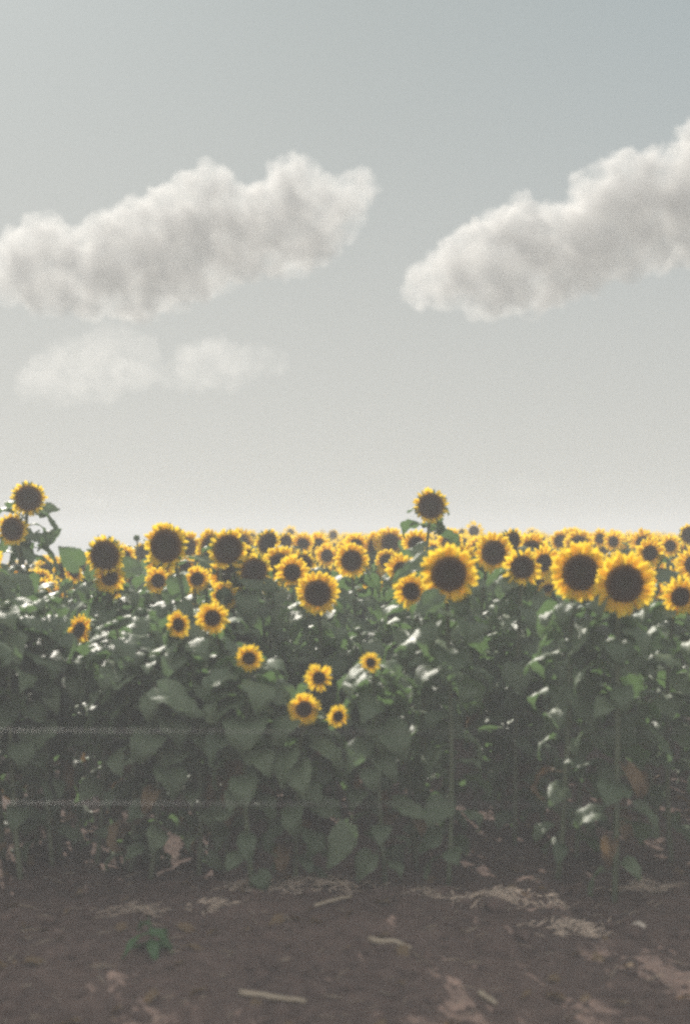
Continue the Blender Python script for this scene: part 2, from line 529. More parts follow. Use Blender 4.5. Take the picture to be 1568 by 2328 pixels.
def sunflower(H, f, diam, kind, label, group, seed, nleaf=13, lsize=0.30, base_off=None, extra=()):
    rs = random.Random(seed)
    rad = diam / 2; q = {'full': .575, 'young': .47, 'old': .65, 'small': .42, 'shaggy': .5, 'bud': 1.7}[kind]
    fh = Vector((f.x, f.y, 0))
    if base_off is None: base_off = -fh * rs.uniform(0.12, 0.26) + Vector((rs.uniform(-.06, .06), rs.uniform(-.04, .06), 0))
    b = Vector((H.x, H.y, 0)) + Vector(base_off); b.z = ground_z(b.x, b.y) - 0.02
    root = bpy.data.objects.new('sunflower', None); root.empty_display_size = 0.1
    COL.objects.link(root); root.location = b
    tag(root, label, 'sunflower', group)
    path = stem_path(b, H, f, rad, q, rs)
    n = len(path)
    r0 = rs.uniform(0.013, 0.017); r1 = max(0.006, r0 * 0.62 * min(1.1, diam / 0.25))
    tv, tf = tube([p - b for p in path], [r0 + (r1 - r0) * i / (n - 1) for i in range(n)], 7)
    link('stem', mesh_of('stem', tv, tf, M_STEM), root)
    add_head(root, kind, rs.randrange(4), head_matrix(H - b, f, rad, rs.uniform(0, 6.28)))
    put_leaves(root, path, rs, nleaf, 0.07, 0.93, lsize)
    for (H2, f2, d2, k2, t2) in extra:           # side heads branching from the same stem
        i0 = int(t2 * (n - 1)); p0 = path[i0]
        q2 = {'full': .575, 'young': .47, 'old': .65, 'small': .42, 'shaggy': .5, 'bud': 1.7}[k2]
        a2 = H2 - f2 * d2 / 2 * q2 * 0.42
        dir0 = (path[i0] - path[i0 - 1]).normalized()
        pp = bez(p0, p0 + dir0 * 0.08 + (a2 - p0) * 0.2, a2 - Vector((f2.x, f2.y, 0)) * 0.1 - Vector((0, 0, 0.03)), a2, 8)
        tv, tf = tube([p - b for p in pp], [0.008 - 0.003 * i / 8 for i in range(9)], 6)
        link('side_stem', mesh_of('side_stem', tv, tf, M_STEM), root)
        add_head(root, k2, rs.randrange(4), head_matrix(H2 - b, f2, d2 / 2, rs.uniform(0, 6.28)))
        put_leaves(root, pp, rs, 2, 0.3, 0.8, 0.15)
    return root

# ------------------------------------------------------------------ the plants one can tell apart in the photo
# (px, py, head px, head size m, yaw, pitch, kind, label, extra args)
GN = 'sunflowers in the front rows'
NEAR = [
 (1418, 1327, 152, .300,   2,  6, 'full', 'largest sunflower, dark round disc, in front at the right of the field', {}),
 (1318, 1301, 146, .300,   8,  2, 'full', 'big sunflower tucked behind the left side of the largest one', {}),
 (1020, 1305, 140, .290,   4,  4, 'full', 'big golden sunflower directly below the lone tall one against the sky', {}),
 ( 722, 1348, 106, .255,   0, 10, 'full', 'low broad sunflower in the middle, lowest of the big dark-disced blooms', {}),
 (1546, 1356,  96, .210,   4,  8, 'young', 'sunflower cut by the right border, beside and below the largest one', {}),
 ( 934, 1344,  88, .200, -14,  8, 'young', 'sunflower half hidden by a leaf, lower left of the big golden one', {}),
 ( 483, 1405,  80, .172,   3,  4, 'young', 'small round sunflower low in the leaves, right one of a close pair', {}),
 ( 406, 1420,  68, .144, -26,  2, 'young', 'small narrow sunflower low in the leaves, left one of a close pair', {}),
 ( 180, 1432,  78, .190,  58, 10, 'young', 'sunflower turned to the right in the leaves at far left, half in shade', {}),
 ( 566, 1496,  66, .134,  -6,  6, 'young', 'small lone sunflower set deep in the leaves below the close pair', {}),
 ( 842, 1506,  54, .110, -22,  4, 'small', 'small sunflower on its own in the leaves right of the three-headed plant', {}),
 ( 691, 1612,  80, .162,   4,  4, 'young', 'short branching sunflower carrying three small blooms low in the foliage', {'three': True}),
 ( 378, 1241, 118, .285, -14,  6, 'old',  'tall sunflower with big oval disc rising over the left of the field', {}),
 ( 518, 1248, 104, .265,  22,  8, 'old',  'sunflower with oval dark disc and ragged upright petals, left of centre', {}),
 ( 239, 1262, 104, .265,  -6,  8, 'old',  'sunflower with brown disc and short petals above the left leaves', {}),
 (  65, 1133,  90, .260,  14,  8, 'old',  'tallest sunflower at the left border, large dark disc against the sky', {}),
 (  30, 1203,  84, .235, -10,  4, 'old',  'sunflower at the left border just under the tallest one', {}),
 ( 979, 1150,  90, .250,  -4,  2, 'old',  'lone tall sunflower standing clear against the sky right of centre', {}),
 (1121, 1256,  98, .250,  12,  4, 'full', 'sunflower with bare dark disc right of the big golden one', {}),
 (1187, 1289, 108, .255,  -8,  8, 'shaggy', 'shaggy sunflower with curling uneven petals, right of centre', {}),
 (1236, 1279,  84, .225,  14,  6, 'young', 'sunflower overlapped on its left by the shaggy one', {}),
 ( 664, 1301,  84, .220,   2,  6, 'young', 'sunflower with small round disc at upper left of the low broad one', {}),
 ( 799, 1274,  84, .230,   4,  4, 'full', 'sunflower with dark disc at upper right of the low broad one', {}),
 ( 577, 1297,  92, .235,  16, 16, 'old',  'dark sunflower with a leaf across its disc, few petals, left of centre', {}),
 ( 912, 1296,  82, .220, -22,  6, 'young', 'sunflower left of the big golden one with a leaf over its right side', {}),
 ( 250, 1313,  80, .205,   2,  4, 'young', 'bright sunflower under the brown-disced one at the left', {}),
 ( 448, 1316,  66, .185,  18,  8, 'young', 'sunflower with dark disc above the close pair', {}),
 ( 422, 1289,  56, .180,   6,  4, 'young', 'small sunflower to the lower right of the big oval disc', {}),
 ( 360, 1320,  70, .200, -12,  8, 'young', 'sunflower partly behind leaves just below the big oval disc', {}),
 ( 511, 1354,  74, .190, 168,-14, 'young', 'sunflower turned away, green back showing inside its yellow petals', {}),
 ( 439, 1362,  44, .130, 205, -6, 'small', 'small sunflower turned away, yellow petals showing only at its left', {}),
 ( 284, 1264,  54, .180,   6,  4, 'young', 'small sunflower peeping out at the right of the brown-disced one', {}),
 (1476, 1257,  76, .215,  10,  8, 'young', 'sunflower behind the upper right of the largest one', {}),
 (1522, 1241,  56, .200,   4,  4, 'young', 'round sunflower near the right border, above the leaves', {}),
 (1393, 1231,  50, .200,   6,  2, 'young', 'right one of two sunflowers above the gap between the two biggest', {}),
 (1362, 1224,  50, .205,  26,  2, 'young', 'left one of two sunflowers above the gap between the two biggest', {}),
 (1273, 1230,  52, .205,   6,  4, 'full', 'sunflower on the skyline above the shaggy one', {}),
 (1566, 1216,  58, .220,   2,  4, 'old',  'sunflower cut by the right border, highest on the right skyline', {}),
 ( 813, 1311,  30, .090,   4, 30, 'bud', 'closed grey-green sunflower bud right of the low broad bloom', {}),
 ( 741, 1303,  22, .070,  10, 20, 'bud', 'closed green sunflower bud just above the low broad bloom', {}),
 ( 729, 1263,  46, .190,   0,  4, 'young', 'small sunflower right behind the low broad bloom, with tiny disc', {}),
 ( 880, 1276,  60, .205, -14,  6, 'full', 'sunflower just right of the centre one, half hidden in yellow', {}),
 (1050, 1211,  24, .150,  -8,  4, 'old',  'tiny sunflower sticking up on the skyline right of the lone tall one', {}),
 ( 757, 1216,  28, .190,  18,  2, 'old',  'tiny sunflower highest on the middle of the skyline', {}),
 ( 311, 1224,  14, .050,   0,-30, 'bud', 'small dark sunflower bud on the skyline left of the big oval disc', {}),
 ( 620, 1378,  34, .130,  20, 60, 'small', 'nodding sunflower seen as a yellow sliver below the turned-away one', {}),
 (  96, 1330,  44, .150,  62, 10, 'small', 'small sunflower seen edge on among the leaves below the tallest one', {}),
 (1244, 1337,  56, .165,  10, 40, 'small', 'drooping small sunflower under the shaggy one', {}),
 (1486, 1338,  60, .180,  14,  6, 'young', 'sunflower squeezed between the largest one and the right border', {}),
 ( 168, 1300,  60, .190, -30, 20, 'young', 'sunflower lying low in the leaves left of the brown-disced one', {}),
]
BLOOMS += [(n[0], n[1], n[2] * 0.44, n[3] / (n[2] * K)) for n in NEAR]
BLOOMS += [(725, 1541, 28, 5.75), (768, 1628, 22, 5.72)]
PLANT = {}
for i, (sx, sy, px, size, yaw, pit, kind, label, ex) in enumerate(NEAR):
    d = size / (px * K)
    H = at(sx, sy, d); f = facing(yaw, pit)
    kw = {}
    if ex.get('three'):
        kw['extra'] = [(at(725, 1541, d + 0.02), facing(14, -4), .145, 'small', 0.82), (at(768, 1628, d + 0.02), facing(22, 8), .120, 'small', 0.72)]
    far = d > 8.5
    front = d < 6.3
    PLANT[(sx, sy)] = sunflower(H, f, size, kind, label, GN, 100 + i, nleaf=(40 if front else 28 if not far else 10), lsize=(0.205 if front else 0.21), **kw)

# single leaves that stand out in the photo: owner, start pixel, tip pixel, depth, width, turn of the blade
for own, a, b, dd, wd, roll in (((577, 1297), (545, 1300), (628, 1322), -.10, .36, 1.0), ((1020, 1305), (992, 1262), (900, 1310), -.06, .24, .9),
        ((1020, 1305), (1004, 1350), (938, 1384), -.35, .36, .75), ((239, 1262), (322, 1288), (256, 1296), -.08, .42, .9),
        ((30, 1203), (92, 1212), (4, 1258), -.05, .30, .4), ((65, 1133), (92, 1165), (124, 1148), -.02, .5, .8), ((65, 1133), (96, 1240), (122, 1202), -.02, .5, .9),
        ((180, 1432), (185, 1290), (140, 1246), -.05, .45, 1.1), ((691, 1612), (800, 1872), (742, 1968), -.15, .30, .8), ((979, 1150), (992, 1205), (938, 1188), 0, .22, .1),
        ((483, 1405), (350, 1565), (452, 1612), -.45, .36, .45), ((65, 1133), (10, 1318), (72, 1372), -.7, .5, .9)):
    root = PLANT[own]; d_ = root.location.y + dd
    A, B = at(*a, d_), at(*b, d_ - .06)
    x_ = (B - A); L_ = x_.length; x_.normalize()
    zz = (Vector((0, -1, 0)) * math.sin(roll) + Vector((0, 0, 1)) * math.cos(roll))
    y_ = zz.cross(x_).normalized(); zz = x_.cross(y_)
    mt = Matrix.Translation(A - root.location) @ Matrix((x_, y_, zz)).transposed().to_4x4() @ Matrix.Scale(L_ * 1.08, 4)
    link('leaf', mesh_of('leaf', *leaf_geo(random.Random(int(a[0])), 0.5, wd, 0.25, pet=0.08), M_LEAF), root, mt)

rf = random.Random(31)
for i, (sx, y, h) in enumerate(((15, 5.5, 1.36), (95, 5.75, 1.40), (262, 5.6, 1.26), (320, 5.9, 1.30), (55, 6.1, 1.34), (-60, 5.8, 1.4), (-110, 5.5, 1.38), (350, 5.5, 1.1))):
    p = at(sx, 1400, y); p.z = h
    sunflower(p, facing(rf.uniform(-40, 40), -50), 0.06, 'bud', 'leafy green sunflower plant still in bud among the front rows', 'budding sunflower plants in front rows', 560 + i, nleaf=36, lsize=0.215)
for i in range(16):                           # leafy plants still in bud between the blooming ones
    y = rf.uniform(5.7, 6.9); x = (-0.30 + 0.60 * (i + rf.uniform(.2, .8)) / 16) * y; h = rf.uniform(1.02, 1.22)
    sunflower(Vector((x, y, h)), facing(rf.uniform(-40, 40), -50), 0.06, 'bud', 'leafy green sunflower plant still in bud among the front rows', 'budding sunflower plants in front rows', 500 + i, nleaf=30, lsize=0.205)

# ------------------------------------------------------------------ the rest of the field: individuals first, then one mass
proto = []                                    # plant prototypes: stem mesh, foliage mesh, head placing
for v in range(8):
    rs = random.Random(900 + v)
    f = facing([-32, 12, 4, 26, -10, 48, -4, 16][v], [14, -4, 8, 20, 2, 8, 24, 5][v]); H = Vector((f.x * 0.18, f.y * 0.18, 1.5))
    kind = ['full', 'young', 'full', 'old', 'young', 'full', 'young', 'full'][v]; rad = rs.uniform(0.105, 0.135)
    q = HEADS[kind][0][3]
    path = stem_path(Vector((0, 0, -0.03)), H, f, rad, q, rs)
    tv, tf = tube(path, [0.015 - 0.006 * i / 12 for i in range(13)], 6)
    st = mesh_of('stem', tv, tf, M_STEM)
    LV, LF = [], []
    az = rs.uniform(0, 6)
    for i in range(16):
        t = 0.12 + 0.69 * i / 15; k = min(11, int(t * 12)); p = path[k].lerp(path[k + 1], t * 12 - k)
        az += 2.4 + rs.uniform(-.3, .3)
        sc = 0.27 * (0.62 + 0.5 * math.sin(math.pi * t ** 1.1) - 0.42 * max(0, t - .78) / .22) * rs.uniform(0.85, 1.2)
        mt = Matrix.Translation(p) @ Matrix.Rotation(az, 4, 'Z') @ Matrix.Rotation(rs.uniform(-.25, .35), 4, 'Y') @ Matrix.Rotation(rs.uniform(-.5, .5), 4, 'X') @ Matrix.Scale(sc, 4)
        gv, gf = LEAF_GEO[rs.randrange(12)]; o = len(LV)
        LV += [mt @ x for x in gv]; LF += [tuple(a + o for a in ff) for ff in gf]
    proto.append((st, mesh_of('foliage', LV, LF, M_LEAF), kind, v, head_matrix(H, f, rad, rs.uniform(0, 6)), H, f, rad))

hand = []
for (sx, sy, px, size, *_r) in NEAR: hand.append((sx, sy, px, size / (px * K)))

rg = random.Random(44)
spots = []
y = 6.7
row = 0
while y < 120:
    half = 0.303 * y + 0.9
    step = 0.235 if y < 22 else 0.36 if y < 40 else 0.6
    x = -half + rg.uniform(0, step)
    while x < half:
        spots.append((x + rg.uniform(-.1, .1), y + rg.uniform(-.13, .13), rg.random()))
        x += step * rg.uniform(0.75, 1.3)
    y += 0.72 if y < 22 else 0.85 if y < 40 else 1.6
    row += 1

GF = 'sunflowers in the back rows'
def back_plant(x, y, zb, rz, sc, u, label, group):
    st, fo, kind, v, hm, H, f, rad = proto[int(u * 8)]
    root = bpy.data.objects.new('sunflower', None); root.empty_display_size = 0.1
    COL.objects.link(root); root.location = (x, y, zb); root.rotation_euler = (0, 0, rz); root.scale = (sc, sc, sc)
    tag(root, label, 'sunflower', group)
    link('stem', st, root); link('foliage', fo, root)
    add_head(root, kind, v, hm)
    return root

# plants filling the bright band right behind the first rows, named by the bloom they stand next to
MARKS = [((1418, 1327), 'the largest bloom'), ((1318, 1301), 'the second largest bloom'), ((1020, 1305), 'the big golden bloom'), ((722, 1348), 'the low broad bloom'),
         ((1546, 1356), 'the bloom on the right border'), ((378, 1241), 'the big oval disc'), ((518, 1248), 'the ragged oval bloom'), ((239, 1262), 'the brown-disced bloom'),
         ((979, 1150), 'the lone tall bloom'), ((1121, 1256), 'the bare dark disc'), ((1187, 1289), 'the shaggy bloom'), ((664, 1301), 'the small round disc'),
         ((799, 1274), 'the centre bloom'), ((577, 1297), 'the leaf-crossed dark bloom'), ((912, 1296), 'the half-hidden bloom left of centre'), ((448, 1316), 'the bloom above the close pair')]
DIRS = ['right of', 'lower right of', 'below', 'lower left of', 'left of', 'upper left of', 'above', 'upper right of']
rk = random.Random(12); taken = []; used = {}
tries = 0
while len(taken) < 76 and tries < 6000:
    tries += 1
    px, py, y = rk.uniform(290, 1590), rk.uniform(1232, 1338), rk.uniform(6.7, 11.0)
    u = rk.random(); st, fo, kind, v, hm, H, f, rad = proto[int(u * 8)]
    rz = rk.uniform(-.3, .3)
    hp = at(px, py, y); gz = ground_z(hp.x, hp.y + .18)
    sc = (hp.z - gz) / 1.5
    if not 0.86 < sc < 1.12: continue
    rp = rad * sc / (y * K)
    if any(math.hypot(px - a, py - b) < (c * .5 + rp * .55 if y < dd + .1 else c * .30) for a, b, c, dd in hand): continue
    if any(math.hypot(px - a, py - b) < (rp + r2) * .52 for a, b, r2 in taken): continue
    off = (Matrix.Rotation(rz, 3, 'Z') @ H) * sc
    taken.append((px, py, rp))
    best = min(MARKS, key=lambda m_: math.hypot(m_[0][0] - px, (m_[0][1] - py) * 1.2))
    dx, dy = px - best[0][0], py - best[0][1]
    wd_ = DIRS[int(((math.atan2(dy, dx) + math.pi / 8) % (2 * math.pi)) / (math.pi / 4))]
    key = (best[1], wd_); used[key] = used.get(key, 0) + 1
    size_ = ['nearest', 'next', 'third', 'fourth', 'fifth'][min(4, used[key] - 1)]
    back_plant(hp.x - off.x, hp.y - off.y, gz, rz, sc, u, f'mid-row yellow sunflower {wd_} {best[1]}' + ('' if used[key] == 1 else f', {size_} one outward'), 'sunflowers in the middle rows')
for side in (-1, 1):                          # the same rows run on past both sides of the frame
    for yy in (5.45, 5.95, 6.5, 7.1, 7.7, 8.4):
        for k in range(6 if side < 0 else 3):
            x = side * (0.303 * yy + 0.24 + 0.34 * k + rk.uniform(-.08, .08)); yk = yy + rk.uniform(-.15, .15)
            back_plant(x, yk, ground_z(x, yk), rk.uniform(-.3, .3), rk.uniform(.9, 1.05), rk.random(), 'sunflower of the rows running on beside the view', 'sunflowers beside the view')
count = 0
far_spots = []
for (x, y, u) in spots:
    st, fo, kind, v, hm, H, f, rad = proto[int(u * 8)]
    zb = ground_z(x, y)
    rz = rg.uniform(-0.3, 0.3)
    sc = rg.uniform(0.88, 1.09) + (rg.uniform(.03, .09) if rg.random() < .10 and y > 11 else 0)
    hp = Vector((x, y, zb)) + (Matrix.Rotation(rz, 3, 'Z') @ H) * sc
    px, py = project(hp)
    if any(math.hypot(px - a, py - b) < r2 * 1.3 for a, b, r2 in taken) and y < 9.5: continue
    if y < 9.5:          # keep clear of the blooms placed by eye, nothing standing higher than them in front
        bad = any(y - 0.2 < dd and math.hypot(px - a, py - b) < c / 2 + 10 for a, b, c, dd in hand)
        if bad or py > 1338 or px < 150: continue
    inside = -60 < px < 1628
    if inside and count < 165 and y < 24:
        back_plant(x, y, zb, rz, sc, u, 'small yellow sunflower in the crowded back rows below the skyline', GF)
        count += 1
    else:
        far_spots.append((x, y, zb, rz, sc, u))
print('individuals', count + len(NEAR), 'mass', len(far_spots))

# light-weight plant for the mass: leaves, ring of petals, disc
def lod_plant(seed):
    rs = random.Random(seed)
    V, F, MI, T = [], [], [], []
    f = facing(rs.uniform(-45, 45), rs.uniform(-8, 22)); H = Vector((f.x * .16, f.y * .16, 1.5)); rad = rs.uniform(.10, .13)
    hm = head_matrix(H, f, rad, rs.uniform(0, 6)); q = rs.choice([.5, .55, .6])
    def add(vs, fs, mi, ts):
        o = len(V); V.extend(vs); F.extend(tuple(a + o for a in x) for x in fs); MI.extend([mi] * len(fs)); T.extend(ts)
    n = 19
    for i in range(n):
        a = 2 * math.pi * (i + rs.uniform(-.3, .3)) / n; e = rs.uniform(.85, 1.08); wd = .21; zz = rs.uniform(-.1, .16)
        c, s_ = math.cos(a), math.sin(a); m_ = (q + e) / 2
        add([hm @ Vector(p) for p in ((q * .85 * c, q * .85 * s_, 0), (m_ * c - wd * .6 * s_, m_ * s_ + wd * .6 * c, zz * .4), (e * c, e * s_, zz), (m_ * c + wd * .6 * s_, m_ * s_ - wd * .6 * c, zz * .4))], [(0, 1, 2, 3)], 1, [0, .5, 1, .5])
    seg = 12
    vs = [hm @ Vector((0, 0, .06))] + [hm @ Vector((q * r * math.cos(6.2832 * k / seg), q * r * math.sin(6.2832 * k / seg), z)) for r, z in ((.6, .1), (1.0, .02)) for k in range(seg)]
    add(vs, [(0, 1 + k, 1 + (k + 1) % seg) for k in range(seg)] + [(1 + k, 1 + seg + k, 1 + seg + (k + 1) % seg, 1 + (k + 1) % seg) for k in range(seg)], 2, [0] + [.5] * seg + [.9] * seg)
    vs = [hm @ Vector((q * .95 * math.cos(6.2832 * k / 8), q * .95 * math.sin(6.2832 * k / 8), -.04)) for k in range(8)] + [hm @ Vector((0, 0, -.45 * q))]
    add(vs, [(k, 8, (k + 1) % 8) for k in range(8)], 0, [0] * 9)
    tv, tf = tube([Vector((0, 0, .4)), Vector((0, 0, 1.2)), H - f * rad * .3], [.012, .011, .008], 4)
    add(tv, tf, 3, [0] * len(tv))
    az = rs.uniform(0, 6)
    for i in range(7):
        az += 2.4; z = .75 + .68 * i / 6; sc = rs.uniform(.2, .3) * (1 - .4 * i / 6); dr = rs.uniform(-.5, .1)
        mt = Matrix.Translation((0, 0, z)) @ Matrix.Rotation(az, 4, 'Z') @ Matrix.Rotation(rs.uniform(-.4, .4), 4, 'X')
        pts = [(0, 0, 0), (.35, -.32, .12), (.35, 0, .1), (.35, .32, .12), (.75, -.22, .0 + dr * .3), (.75, 0, -.03 + dr * .3), (.75, .22, dr * .3), (1.05, 0, dr)]
        add([mt @ (Vector(p) * sc) for p in pts], [(0, 1, 2), (0, 2, 3), (1, 4, 5, 2), (2, 5, 6, 3), (4, 7, 5), (5, 7, 6)], 0, [0] * 8)
    return np.array([tuple(v) for v in V], dtype=np.float32), F, MI, T
lods = [lod_plant(i) for i in range(10)]
VV, LT, LI, MI, TT = [], [], [], [], []
o = 0
lod_arr = []
for V_, F_, M_, T_ in lods:
    lod_arr.append((V_, np.array([len(x) for x in F_], dtype=np.int32), np.array([a for x in F_ for a in x], dtype=np.int32), np.array(M_, dtype=np.int32), np.array(T_, dtype=np.float32)))
for (x, y, zb, rz, sc, u) in far_spots:
    V_, lt, li, mi, tt = lod_arr[int(u * 9973) % 10]
    c, s_ = math.cos(rz), math.sin(rz)
    A = V_ * sc
    B = np.stack([A[:, 0] * c - A[:, 1] * s_ + x, A[:, 0] * s_ + A[:, 1] * c + y, A[:, 2] + zb], 1)
    VV.append(B); LT.append(lt); LI.append(li + o); MI.append(mi); TT.append(tt); o += len(V_)
VV = np.concatenate(VV); LT = np.concatenate(LT); LI = np.concatenate(LI); MI = np.concatenate(MI); TT = np.concatenate(TT)
me = bpy.data.meshes.new('far_sunflowers')
me.vertices.add(len(VV)); me.vertices.foreach_set('co', VV.ravel())
me.loops.add(len(LI)); me.loops.foreach_set('vertex_index', LI)
me.polygons.add(len(LT)); me.polygons.foreach_set('loop_start', np.concatenate([[0], np.cumsum(LT)[:-1]]).astype(np.int32))
me.polygons.foreach_set('material_index', MI)
me.polygons.foreach_set('use_smooth', np.ones(len(LT), dtype=bool))
for m in (M_LEAF, M_PETAL, M_DISC, M_STEM): me.materials.append(m)
a = me.attributes.new('t', 'FLOAT', 'POINT'); a.data.foreach_set('value', TT)
me.update(calc_edges=True); me.validate()
tag(link('sunflower_field', me), 'far sunflowers merging into one yellow band along the skyline', 'sunflower field', kind='stuff')

# ------------------------------------------------------------------ fence wires in front of the field
fr = bpy.data.objects.new('wire_fence', None); COL.objects.link(fr); fr.location = (-2.4, 3.45, ground_z(-2.4, 3.45))
tag(fr, 'thin two-strand wire fence crossing in front of the sunflowers at left', 'wire fence')
def rel(p): return Vector(p) - fr.location
PX = (-2.4, 2.9)
for z in (1.119, 0.905):
    pts = []
    for i in range(41):
        u = i / 40; x = PX[0] + (PX[1] - PX[0]) * u
        pts.append(rel((x, 3.45 - 0.06, z - 0.02 * math.sin(math.pi * u) * 0.6 + 0.012 * (1 - u))))
    tv, tf = tube(pts, [0.0011] * 41, 6)
    link('wire', mesh_of('wire', tv, tf, M_WIRE), fr)
for x in PX:
    zb = ground_z(x, 3.45)
    pts = [rel((x, 3.45, zb - 0.3)), rel((x, 3.45, zb + 0.5)), rel((x + .01, 3.45, zb + 1.27)), rel((x + .01, 3.45, zb + 1.29))]
    tv, tf = tube(pts, [0.055, 0.052, 0.048, 0.04], 12)
    link('post', mesh_of('post', tv, tf, M_POST), fr)

# ------------------------------------------------------------------ things on the soil
def onground(sx, sy):
    d = 4.0
    for _ in range(30):
        p = at(sx, sy, d); gz = ground_z(p.x, p.y)
        d *= 1 + 0.6 * (p.z - gz) / max(0.2, EYE - gz)
    p = at(sx, sy, d); p.z = ground_z(p.x, p.y); return p

def stalk(sx0, sy0, sx1, sy1, r, label):
    a, b = onground(sx0, sy0), onground(sx1, sy1)
    root = bpy.data.objects.new('dry_stalk', None)
    rs = random.Random(int(sx0 * 7 + sy0))
    pts = []
    for i in range(9):
        p = a.lerp(b, i / 8); p.z = max(p.z, ground_z(p.x, p.y)) + r * 0.7
        p += Vector((0, rs.uniform(-.006, .006), 0)); pts.append(p - a)
    tv, tf = tube(pts, [r * rs.uniform(0.85, 1.1) * (1 - .35 * i / 8) for i in range(9)], 7)
    o = link('dry_stalk', mesh_of('dry_stalk', tv, tf, M_DRY)); o.location = a
    tag(o, label, 'stalk', 'dry stalks on the soil')
    bpy.data.objects.remove(root)
stalk(840, 2140, 935, 2162, .014, 'pale dry stalk lying on the soil right of the frame middle')
stalk(545, 2262, 695, 2282, .013, 'long pale stalk lying nearest the bottom edge, left of centre')
stalk(1090, 2262, 1128, 2288, .012, 'short broken stalk near the bottom edge right of centre')
stalk(715, 2062, 800, 2040, .010, 'thin grey stalk in the shade in front of the plants')

def lump(sx, sy, r, label, name, mat, flat=0.7):
    p = onground(sx, sy)
    bm = bmesh.new(); bmesh.ops.create_icosphere(bm, subdivisions=3, radius=r)
    for v in bm.verts:
        v.co *= 1 + 0.28 * noise.noise(v.co * (1.4 / r) + Vector((sx, sy, 0))) + 0.1 * noise.noise(v.co * (4 / r)); v.co.z *= flat
    me = bpy.data.meshes.new(name); bm.to_mesh(me); bm.free(); me.materials.append(mat)
    me.polygons.foreach_set('use_smooth', [True] * len(me.polygons))
    o = link(name, me); o.location = p + Vector((0, 0, r * flat * .45)); return o
tag(lump(1452, 2112, .030, '', 'stone', M_STONE), 'round pale stone on the soil near the right border', 'stone')
# pale strands painting patches of sunlit soil along the foot of the plants
def painted_sun_patch(sx, sy, w, h, label, n):
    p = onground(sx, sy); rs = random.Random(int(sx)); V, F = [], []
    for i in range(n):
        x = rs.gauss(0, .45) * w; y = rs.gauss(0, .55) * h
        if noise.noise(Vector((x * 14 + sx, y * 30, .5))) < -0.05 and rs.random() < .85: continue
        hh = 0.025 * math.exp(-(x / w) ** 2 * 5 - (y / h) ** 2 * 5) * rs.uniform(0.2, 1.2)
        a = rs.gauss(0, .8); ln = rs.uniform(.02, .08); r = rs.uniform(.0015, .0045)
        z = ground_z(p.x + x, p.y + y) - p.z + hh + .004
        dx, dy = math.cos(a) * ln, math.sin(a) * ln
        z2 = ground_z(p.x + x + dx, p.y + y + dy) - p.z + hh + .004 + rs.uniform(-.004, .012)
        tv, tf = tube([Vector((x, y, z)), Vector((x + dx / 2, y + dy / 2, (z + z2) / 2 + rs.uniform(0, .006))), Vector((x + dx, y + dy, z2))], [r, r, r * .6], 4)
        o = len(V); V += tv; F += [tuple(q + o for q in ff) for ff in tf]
    o = link('painted_sun_patch', mesh_of('painted_sun_patch', V, F, M_SUN_PATCH)); o.location = p
    tag(o, label, 'straw', 'painted sun patches at the foot of the plants', 'stuff')  # pale strands that paint sunlit soil
painted_sun_patch(690, 2010, .30, .10, 'widest painted strip of sunlit soil at the foot of the plants, left of the middle', 420)
painted_sun_patch(565, 2014, .16, .07, 'small painted sun patch touching the left end of the widest strip', 170)
painted_sun_patch(1125, 2036, .26, .07, 'painted strip of sunlit soil at the foot of the plants right of the middle', 320)
painted_sun_patch(970, 2034, .10, .05, 'little painted sun patch between the two long painted strips', 90)
painted_sun_patch(305, 2070, .14, .05, 'painted sun patch just above the green weed', 130)
painted_sun_patch(470, 2064, .12, .04, 'flat painted sun patch right of the green weed', 120)
painted_sun_patch(1300, 2110, .22, .06, 'dull painted sun patch left of the round pale stone', 160)
painted_sun_patch(1450, 2018, .16, .05, 'painted sun patch at the foot of the plants nearest the right border', 130)

# small green weed
p = onground(340, 2165)
wr = bpy.data.objects.new('weed', None); COL.objects.link(wr); wr.location = p
tag(wr, 'small green weed growing on the bare soil at lower left', 'weed')
rs = random.Random(21)
M_WEED = plant_mat('weed_green', (0.035, 0.09, 0.03), (0.06, 0.14, 0.045), (0.08, 0.22, 0.05), 0.25, 0.5, 0.4)
tv, tf = tube([Vector((0, 0, -.01)), Vector((.005, 0, .06)), Vector((-.005, .01, .14))], [.004, .003, .002], 5)
link('stem', mesh_of('stem', tv, tf, M_WEED), wr)
wl = mesh_of('leaf', *leaf_geo(rs, 1.0, .17, .2, pet=.15), M_WEED)
for i in range(7):
    link('leaf', wl, wr, Matrix.Translation((0, .003, .02 + .014 * i)) @ Matrix.Rotation(i * 2.4 + .3, 4, 'Z') @ Matrix.Rotation(rs.uniform(-.3, .3), 4, 'Y') @ Matrix.Scale(rs.uniform(.13, .2), 4))

# crumbs of soil and scraps of dead leaf: countless
rs = random.Random(61)
bm = bmesh.new(); bmesh.ops.create_icosphere(bm, subdivisions=1, radius=1.0)
IV = [v.co.copy() for v in bm.verts]; IF = [tuple(v.index for v in f.verts) for f in bm.faces]; bm.free()
V, F = [], []
for i in range(2600):
    y = 3.6 + 3.0 * rs.random() ** 1.3; x = rs.uniform(-.38, .38) * y
    r = min(.05, .006 * math.exp(rs.gauss(0, .75))); z = ground_z(x, y) + r * .2
    o = len(V); q = rs.uniform(0, 6); c, s_ = math.cos(q) * r, math.sin(q) * r
    for v in IV:
        k = 1 + rs.uniform(-.3, .3); V.append((x + (v.x * c - v.y * s_) * k * 1.2, y + (v.x * s_ + v.y * c) * k, z + v.z * r * k * .75))
    F += [tuple(a_ + o for a_ in f_) for f_ in IF]
tag(link('soil_crumbs', mesh_of('soil_crumbs', V, F, M_SOIL, smooth=False)), 'loose crumbs of brown soil over the ground', 'soil', kind='stuff')
V, F = [], []
